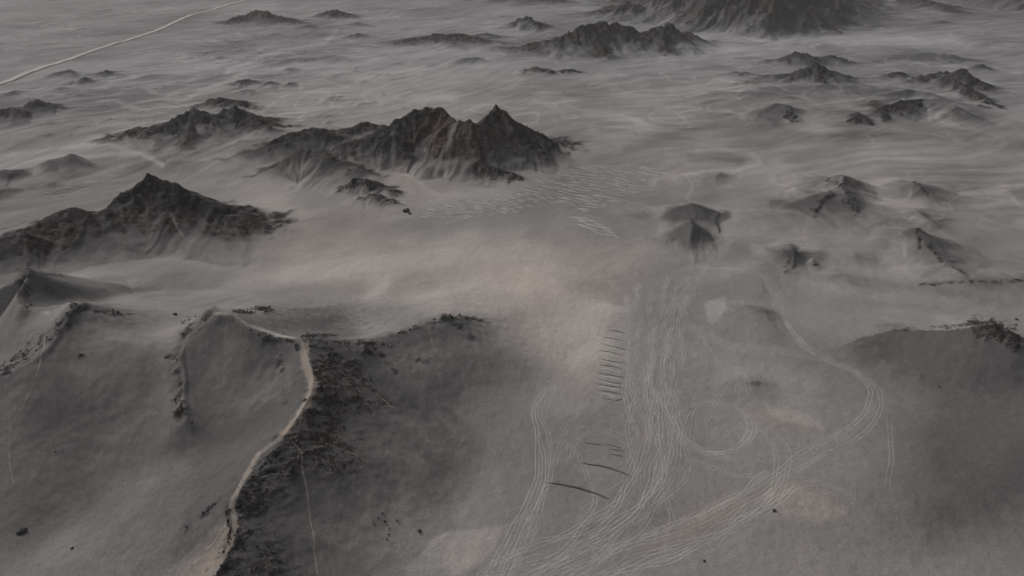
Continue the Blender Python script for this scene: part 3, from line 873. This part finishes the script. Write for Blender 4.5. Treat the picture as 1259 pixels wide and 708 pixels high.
# ------------------------------------------------------------------ the road and the footpaths
M_ROAD = simple_material('pale_road', (.50, .48, .455), .12, .05, .1)
M_PATH = simple_material('path_dust', (.38, .34, .30), .15, .6, .2, (.20, .45, .9))
M_BANK = simple_material('road_bank', (.16, .15, .145), .2, .3, .2)
road_px = [(-60,121),(0,103),(40,88),(80,74),(110,64),(150,52),(190,38),(212,29),(232,20),(256,13),(285,5),(330,-6),(400,-18)]
RL, _ = smooth_line([at(*p) for p in road_px], 6)
V_, Q = ribbon(RL, 9.5, 1.2, (-1, -.62, .62, 1), (0, 1, 1, 0))
link('road_embankment', V_, Q, M_BANK, kind='structure', label='dark earth bank under the pale road', category='embankment')
V_, Q = ribbon(RL, 6.0, 1.25, (-1, -.9, .9, 1), (1, 1.06, 1.06, 1))
link('road', V_, Q, M_ROAD, kind='structure', label='pale straight road crossing the plain at upper left', category='road')

PATHS = [
 ([(262,385),(272,384),(285,388),(296,396),(310,403),(328,409),(345,414),(362,418),(378,421)], .9, 'pale footpath along the back rim of the foreground hill'),
 ([(262,388),(256,396),(244,404),(232,414),(222,424)], .7, 'short pale trail falling left from the foreground summit'),
 ([(318,558),(308,574),(299,590),(291,606),(285,620),(288,634),(289,645),(286,660)], 1.0, 'narrow pale footpath along the near crest'),
 ([(352,538),(362,546),(371,558),(372,578),(377,600),(380,622),(382,640),(386,660),(387,678),(391,706)], .36, 'thin pale trail running straight down the dark flank'),
 ([(55,415),(50,440),(42,470),(28,500),(16,520),(12,540),(12,570),(17,595)], .34, 'thin pale trail on the slope at the left edge'),
 ([(284,642),(262,668),(240,692),(226,708)], .45, 'thin edge trail beside the pinkish sand at bottom'),
 ([(527,400),(530,415),(536,432),(542,448)], .4, 'thin pale line down the right shoulder'),
 ([(440,474),(455,480),(470,490),(482,500),(500,505)], .28, 'pale trail below the dark rock flank'),
 ([(392,543),(410,549),(430,556),(452,568)], .25, 'pale line crossing the dark rock spur'),
]
for pts, hw, lab in PATHS:
    L_, _ = smooth_line([hit(*p) for p in pts], .9)
    V_, Q = ribbon(L_, hw * (1 + .35 * perlin(np.arange(len(L_)) * .13, np.zeros(len(L_)), 3)), .10)
    link('footpath', V_, Q, M_PATH, kind='structure', label=lab, category='path')

# ------------------------------------------------------------------ tyre tracks: one object for each passage, two wheel lines
M_TRK = simple_material('tyre_track_dust', (.58, .55, .52), .10, .5, .1, (.05, .45, .72))
M_TRK2 = simple_material('faint_tyre_track_dust', (.55, .52, .49), .10, .5, .1, (.06, .22, .48))
def track(px_line, off=0.0, amp=1.2, step=1.6, strong=False):
    L_, s_ = smooth_line([at(*p) for p in px_line], step)
    ph = rng.uniform(0, 100)
    L_ = L_ + normals(L_) * (off + amp * (perlin(s_ / 60 + ph, s_ * 0, 7) * 1.6 + .35 * perlin(s_ / 17 + ph, s_ * 0, 9)))[:, None]
    Vs, Qs, o_ = [], [], 0
    for sgn in (-1, 1):
        W_ = L_ + normals(L_) * sgn * .95
        V_, Q = ribbon(W_, rng.uniform(.15, .24), .035, (-1, 0, 1), (0, 1, 0))
        Vs.append(V_); Qs.append(Q + o_); o_ += len(V_)
    link('tyre_track', np.concatenate(Vs), np.concatenate(Qs), M_TRK if strong else M_TRK2, kind='structure')

BUNDLES = [  # pixel line, passages, spread in metres
 ([(612,712),(632,672),(650,635),(664,600),(671,565),(669,530),(663,508),(668,488),(684,470)], 5, 7),
 ([(618,712),(642,668),(662,610),(676,560),(692,528),(712,500),(735,484)], 3, 4),
 ([(640,708),(700,682),(755,645),(795,605),(812,565),(806,510),(800,450),(803,400),(818,350),(850,325),(900,286)], 9, 16),
 ([(600,720),(690,690),(745,655),(790,610),(806,560),(800,500),(794,440),(798,390),(800,350)], 7, 20),
 ([(660,712),(740,680),(820,650),(880,628),(940,597),(1000,562),(1048,532),(1074,503),(1077,484),(1060,466),(1030,452),(1000,443),(960,436)], 4, 5),
 ([(700,715),(790,680),(860,650),(920,618),(960,588)], 9, 16),
 ([(860,330),(905,335),(935,345),(955,365),(962,388),(970,408),(990,430),(1020,447)], 5, 8),
 ([(962,392),(975,380),(992,368),(1004,358)], 2, 3),
 ([(868,312),(886,292),(902,270),(910,258)], 4, 9),
 ([(815,345),(850,380),(880,420),(905,460),(900,500),(880,530)], 4, 14),
 ([(890,300),(850,345),(825,390),(812,440),(815,500)], 5, 12),
 ([(835,338),(830,400),(820,460),(812,520),(800,590)], 5, 16),
 ([(870,330),(838,370),(818,420),(790,470)], 3, 8),
 ([(805,480),(850,490),(900,500),(925,520),(918,545)], 3, 7),
 ([(700,560),(703,545),(712,532),(730,525),(752,527),(770,535)], 3, 4),
 ([(700,545),(712,560),(722,590),(728,620),(700,660)], 2, 4),
 ([(860,690),(820,660),(800,625),(812,590),(812,560)], 2, 6),
 ([(780,640),(800,660),(830,640),(818,600),(830,570)], 2, 5),
 ([(1085,600),(1092,560),(1088,520)], 1, 2),
 ([(830,560),(870,575),(910,590),(950,590),(1000,600),(1050,620)], 3, 6),
 ([(940,530),(960,560),(955,600),(930,630)], 2, 6),
 ([(905,560),(870,552),(838,532),(836,508),(872,496),(910,506),(922,528),(905,550),(868,553),(846,538),(855,505)], 3, 5),
 ([(640,712),(720,700),(790,708)], 2, 4),
 ([(690,715),(730,690),(700,665),(690,690)], 1, 2),
 ([(900,360),(890,340),(870,335),(850,345)], 2, 4),
 ([(850,420),(890,450),(940,470),(980,490),(1020,500)], 2, 8),
 ([(470,708),(520,690),(570,660),(595,640)], 2, 3),
]
for bi, (line, n_, sp) in enumerate(BUNDLES):
    for q in range(n_):
        track(line, rng.uniform(-.6, .6) * sp, 1.0 + sp * .22, strong=(bi in (0, 2, 3, 4, 5, 6, 10, 11, 20, 21)) and q % 4 < 2)
for q in range(7):                                         # turning loops on the flat
    cx, cy = rng.uniform(810, 1010), rng.uniform(420, 640)
    wx, wy = at(cx, cy)
    r0, a0, sw = rng.uniform(10, 34), rng.uniform(0, 6.28), rng.uniform(1.2, 3.4)
    aa = np.linspace(a0, a0 + sw, 9)
    line = [(wx + r0 * math.cos(a), wy + r0 * math.sin(a)) for a in aa]
    u_, v_ = project(np.array([p[0] for p in line]), np.array([p[1] for p in line]), np.zeros(9))
    track(list(zip(u_, v_)), 0, .6)

# ------------------------------------------------------------------ sand ripples and gravel berms: single ridges on the plain
M_RIP = simple_material('ripple_sand', (.42, .40, .38), .10, .4, .1)
M_BERM = simple_material('berm_gravel', (.16, .152, .147), .3, .8, .5)
M_RPD = simple_material('ripple_gravel', (.20, .19, .185), .2, .6, .3)
def ridge_piece(px0, px1, width, height, mat, name, bend=0.0, lee=.35, parent=GROUND, **props):
    a, b = np.array(at(*px0)), np.array(at(*px1))
    mid = (a + b) / 2 + np.array([-(b - a)[1], (b - a)[0]]) * bend
    L_, s_ = smooth_line([a, mid, b], max(.8, np.hypot(*(b - a)) / 14))
    n = len(L_)
    L_ = L_ + normals(L_) * (.25 * width * perlin(s_ / 7 + rng.uniform(0, 99), s_ * 0, 2))[:, None]
    tp = np.sin(np.linspace(0.05, math.pi - .05, n)) ** .5
    N = normals(L_)
    cr = (-1, -.45, 0, lee * .6, lee)
    pf = (-.12, .5, 1, .45, -.12)
    V_ = np.zeros((n, 5, 3))
    for c in range(5):
        p = L_ - N * (width * cr[c] * tp)[:, None]
        V_[:, c, :2] = p
        V_[:, c, 2] = land_z(p[:, 0], p[:, 1]) + height * pf[c] * tp
    I = np.arange(n - 1)
    Q = np.concatenate([np.stack([I * 5 + c, (I + 1) * 5 + c, (I + 1) * 5 + c + 1, I * 5 + c + 1], -1) for c in range(4)])
    return link(name, V_.reshape(-1, 3), Q, mat, parent, **props)

def in_poly(x, y, pts):
    ins = False
    for (x0, y0), (x1, y1) in zip(pts, pts[1:] + pts[:1]):
        if (y0 > y) != (y1 > y) and x < (x1 - x0) * (y - y0) / (y1 - y0) + x0: ins = not ins
    return ins

def ripple_field(pts, du, dv, slope, length, w, h, mats, skip=.12):
    x0, x1 = min(p[0] for p in pts), max(p[0] for p in pts)
    y0, y1 = min(p[1] for p in pts) - 20, max(p[1] for p in pts) + 20
    k = 0
    for row, yy in enumerate(np.arange(y0, y1, dv)):
        xx = x0 + (row % 3) * du / 3
        while xx < x1:
            u_, v_ = xx + rng.uniform(-.3, .3) * du, yy + (xx - x0) * slope + rng.uniform(-.3, .3) * dv
            xx += du
            if rng.random() < skip or not in_poly(u_, v_, pts): continue
            ln = length * rng.uniform(.6, 1.25) / 2
            sl = slope + rng.uniform(-.05, .05)
            ridge_piece((u_ - ln, v_ - ln * sl), (u_ + ln, v_ + ln * sl), w * rng.uniform(.8, 1.2), h * rng.uniform(.7, 1.2), mats[k % len(mats)], 'sand_ripple', rng.uniform(-.06, .06))
            k += 1
RF = [M_RIP, M_RIP, M_RIP]
ripple_field([(520,258),(560,246),(650,228),(672,240),(640,262),(560,270),(520,268)], 10.5, 2.9, .20, 12, 2.2, .6, RF)
ripple_field([(650,226),(740,198),(800,203),(822,212),(800,232),(760,250),(720,262),(672,250)], 14, 3.1, .20, 17, 2.6, .8, RF)
ripple_field([(702,266),(724,268),(752,280),(758,292),(738,290),(710,278)], 14, 3.2, .28, 17, 2.2, .6, RF, 0)
ripple_field([(1078,150),(1112,155),(1110,170),(1080,168)], 7, 8, 0, 6, 2.0, .5, RF, 0)
ripple_field([(40,240),(120,222),(125,230),(60,246)], 12, 4, -.12, 12, 2.5, .5, RF)
for q, (x0, y0, x1, y1) in enumerate([(748,405,770,409),(740,413,768,417),(738,421,772,428),(736,430,768,436),(734,439,770,445),(737,448,766,452),
                                      (734,456,768,461),(736,464,766,468),(732,469,767,474),(734,477,768,482),(738,485,755,488),(756,490,766,487)]):
    ridge_piece((x0, y0), (x1, y1 + rng.uniform(0, 2.5)), .5, .4, M_RPD if q % 3 else M_BERM, 'gravel_ripple', rng.uniform(-.08, .08))
    if q < 10: ridge_piece((x0 + 3, y0 + 3.5), (x1 - 4, y1 + 5), 1.6, .35, M_RIP, 'sand_ripple', 0)
for (x0, y0, x1, y1) in [(718,541,742,544),(745,543,765,548),(748,549,768,552),(750,555,766,558)]:
    ridge_piece((x0, y0), (x1, y1), .8, .4, M_RPD, 'gravel_ripple', 0)
ridge_piece((671,590), (750,613), 1.3, 1.0, M_BERM, 'gravel_berm', .06, .5, None, kind='structure', label='longer dark gravel berm on the sand beside the bundled tyre tracks', category='berm')
ridge_piece((714,565), (777,584), 1.0, .8, M_BERM, 'gravel_berm', .05, .5, None, kind='structure', label='shorter dark gravel berm just above and right of the longer one', category='berm')

# ------------------------------------------------------------------ stones
M_STONE = simple_material('dark_stone', (.050, .047, .047), .45, 1.2, .8)
def icosphere(sub):
    t = (1 + 5 ** .5) / 2
    v = [(-1,t,0),(1,t,0),(-1,-t,0),(1,-t,0),(0,-1,t),(0,1,t),(0,-1,-t),(0,1,-t),(t,0,-1),(t,0,1),(-t,0,-1),(-t,0,1)]
    f = [(0,11,5),(0,5,1),(0,1,7),(0,7,10),(0,10,11),(1,5,9),(5,11,4),(11,10,2),(10,7,6),(7,1,8),(3,9,4),(3,4,2),(3,2,6),(3,6,8),(3,8,9),(4,9,5),(2,4,11),(6,2,10),(8,6,7),(9,8,1)]
    v = [np.array(p) / np.linalg.norm(p) for p in v]
    for _ in range(sub):
        mid, nf = {}, []
        def m_(a, b):
            k_ = (min(a, b), max(a, b))
            if k_ not in mid:
                p = v[a] + v[b]; v.append(p / np.linalg.norm(p)); mid[k_] = len(v) - 1
            return mid[k_]
        for a, b, c in f:
            ab, bc, ca = m_(a, b), m_(b, c), m_(c, a)
            nf += [(a, ab, ca), (b, bc, ab), (c, ca, bc), (ab, bc, ca)]
        f = nf
    return np.array(v), np.array(f)
IV1, IF1 = icosphere(1)
IV0, IF0 = icosphere(0)
IV2, IF2 = icosphere(2)
IV2 = IV2 * (1 + .8 * perlin(IV2[:, 0] * 1.7 + IV2[:, 2], IV2[:, 1] * 1.7, 3) + .3 * perlin(IV2[:, 0] * 4 + IV2[:, 2] * 3, IV2[:, 1] * 4, 5))[:, None]
def stone_shape(base, r, flat=.7):
    k_ = 1 + rng.uniform(-.28, .28, len(base)) * (.3 if len(base) > 100 else 1)
    sc = np.array([rng.uniform(.8, 1.4), rng.uniform(.7, 1.1), flat * rng.uniform(.8, 1.2)])
    a = rng.uniform(0, 6.28)
    p = base * k_[:, None] * sc * r
    return np.stack([p[:, 0] * math.cos(a) - p[:, 1] * math.sin(a), p[:, 0] * math.sin(a) + p[:, 1] * math.cos(a), p[:, 2]], -1)
def stone(px, py, r, label, group=None, flat=.7):
    x, y = hit(px, py)
    z = float(land_z(x, y))
    big = r > 2
    p = stone_shape(IV2 if big else IV1, r, flat)
    me = mesh_from('boulder', p, IF2 if big else IF1, M_STONE, False)
    o = bpy.data.objects.new('boulder', me)
    o.location = (x, y, z + r * flat * .25)
    COL.objects.link(o)
    o['label'] = label; o['category'] = 'boulder'
    if group: o['group'] = group
stone(29, 652, 1.5, 'largest dark boulder on the bare slope in the lower left corner')
stone(24, 656, 1.0, 'smaller dark boulder touching the largest one in the lower left corner')
stone(89, 674, .8, 'small lone dark boulder on the slope near the bottom left')
stone(68, 555, .5, 'tiny dark boulder alone on the slope beside the thin left trail')
stone(215, 387, 1.3, 'dark boulder on the saddle between the two foreground summits')
stone(145, 384, 1.2, 'dark boulder right of the rocky rim on the left foreground hill')
stone(500, 260, 2.9, 'isolated black rock on the sand in front of the central massif', None, .75)
stone(504, 263, 1.7, 'low black rock leaning on the right of the isolated rock', None, .6)
stone(866, 690, .8, 'dark boulder near the bottom edge right of the tyre tracks')
stone(952, 628, .8, 'dark boulder below the pinkish sand patch at lower right')
stone(1155, 476, .7, 'tiny dark boulder on the pinkish band at right')
stone(516, 653, .8, 'lone dark boulder at the foot of the foreground flank beside the pale patch')
stone(1250, 393, 1.0, 'dark boulder just behind the rocky summit at the right edge')
for (px, py) in [(470,631),(465,637),(473,641),(479,650),(460,644),(476,663),(478,657),(488,640)]:
    stone(px, py, rng.uniform(.35, .6), 'tiny dark stone in the loose scatter below the foreground flank', 'scattered stones below the flank')

# broken rock on the rocky slopes: too many to count
near_rock = np.nonzero((ROCK > .45) & (dist < 520) & (U > -40) & (U < 1300) & (V < 760))[0]
wgt = (RR.ravel()[near_rock]) ** 2
pick = rng.choice(near_rock, size=min(5200, near_rock.size), replace=False, p=wgt / wgt.sum())
Vs, Qs, o_ = [], [], 0
for i in pick:
    r = (.18 + .5 * rng.random() ** 3)
    p = stone_shape(IV0, r, .75) + PTS[i] + np.array([rng.uniform(-1, 1), rng.uniform(-1, 1), r * .05])
    Vs.append(p); Qs.append(IF0 + o_); o_ += len(p)
link('rock_rubble', np.concatenate(Vs), np.concatenate(Qs), M_STONE, None, False, kind='stuff', label='broken dark rock strewn over the rocky slopes', category='rubble')

# ------------------------------------------------------------------ dusty air
hz = bpy.data.materials.new('haze')
hz.use_nodes = True
hn, hl = hz.node_tree.nodes, hz.node_tree.links
hn.clear()
pv = hn.new('ShaderNodeVolumePrincipled')
pv.inputs['Color'].default_value = (.86, .84, .83, 1)
pv.inputs['Density'].default_value = .00007
ho = hn.new('ShaderNodeOutputMaterial')
hl.new(pv.outputs[0], ho.inputs['Volume'])
zt = max(float(Z.max()), CAM_H) + 8
zb = float(Z.min()) - 1.5
e = 12300
v8 = np.array([(x, y, z) for z in (zb, zt) for y in (-e, e) for x in (-e, e)], float)
q6 = np.array([(0,2,3,1),(4,5,7,6),(0,1,5,4),(2,6,7,3),(0,4,6,2),(1,3,7,5)])
link('haze', v8, q6, hz, None, False, kind='stuff', label='thin grey dust haze over the whole desert', category='haze')
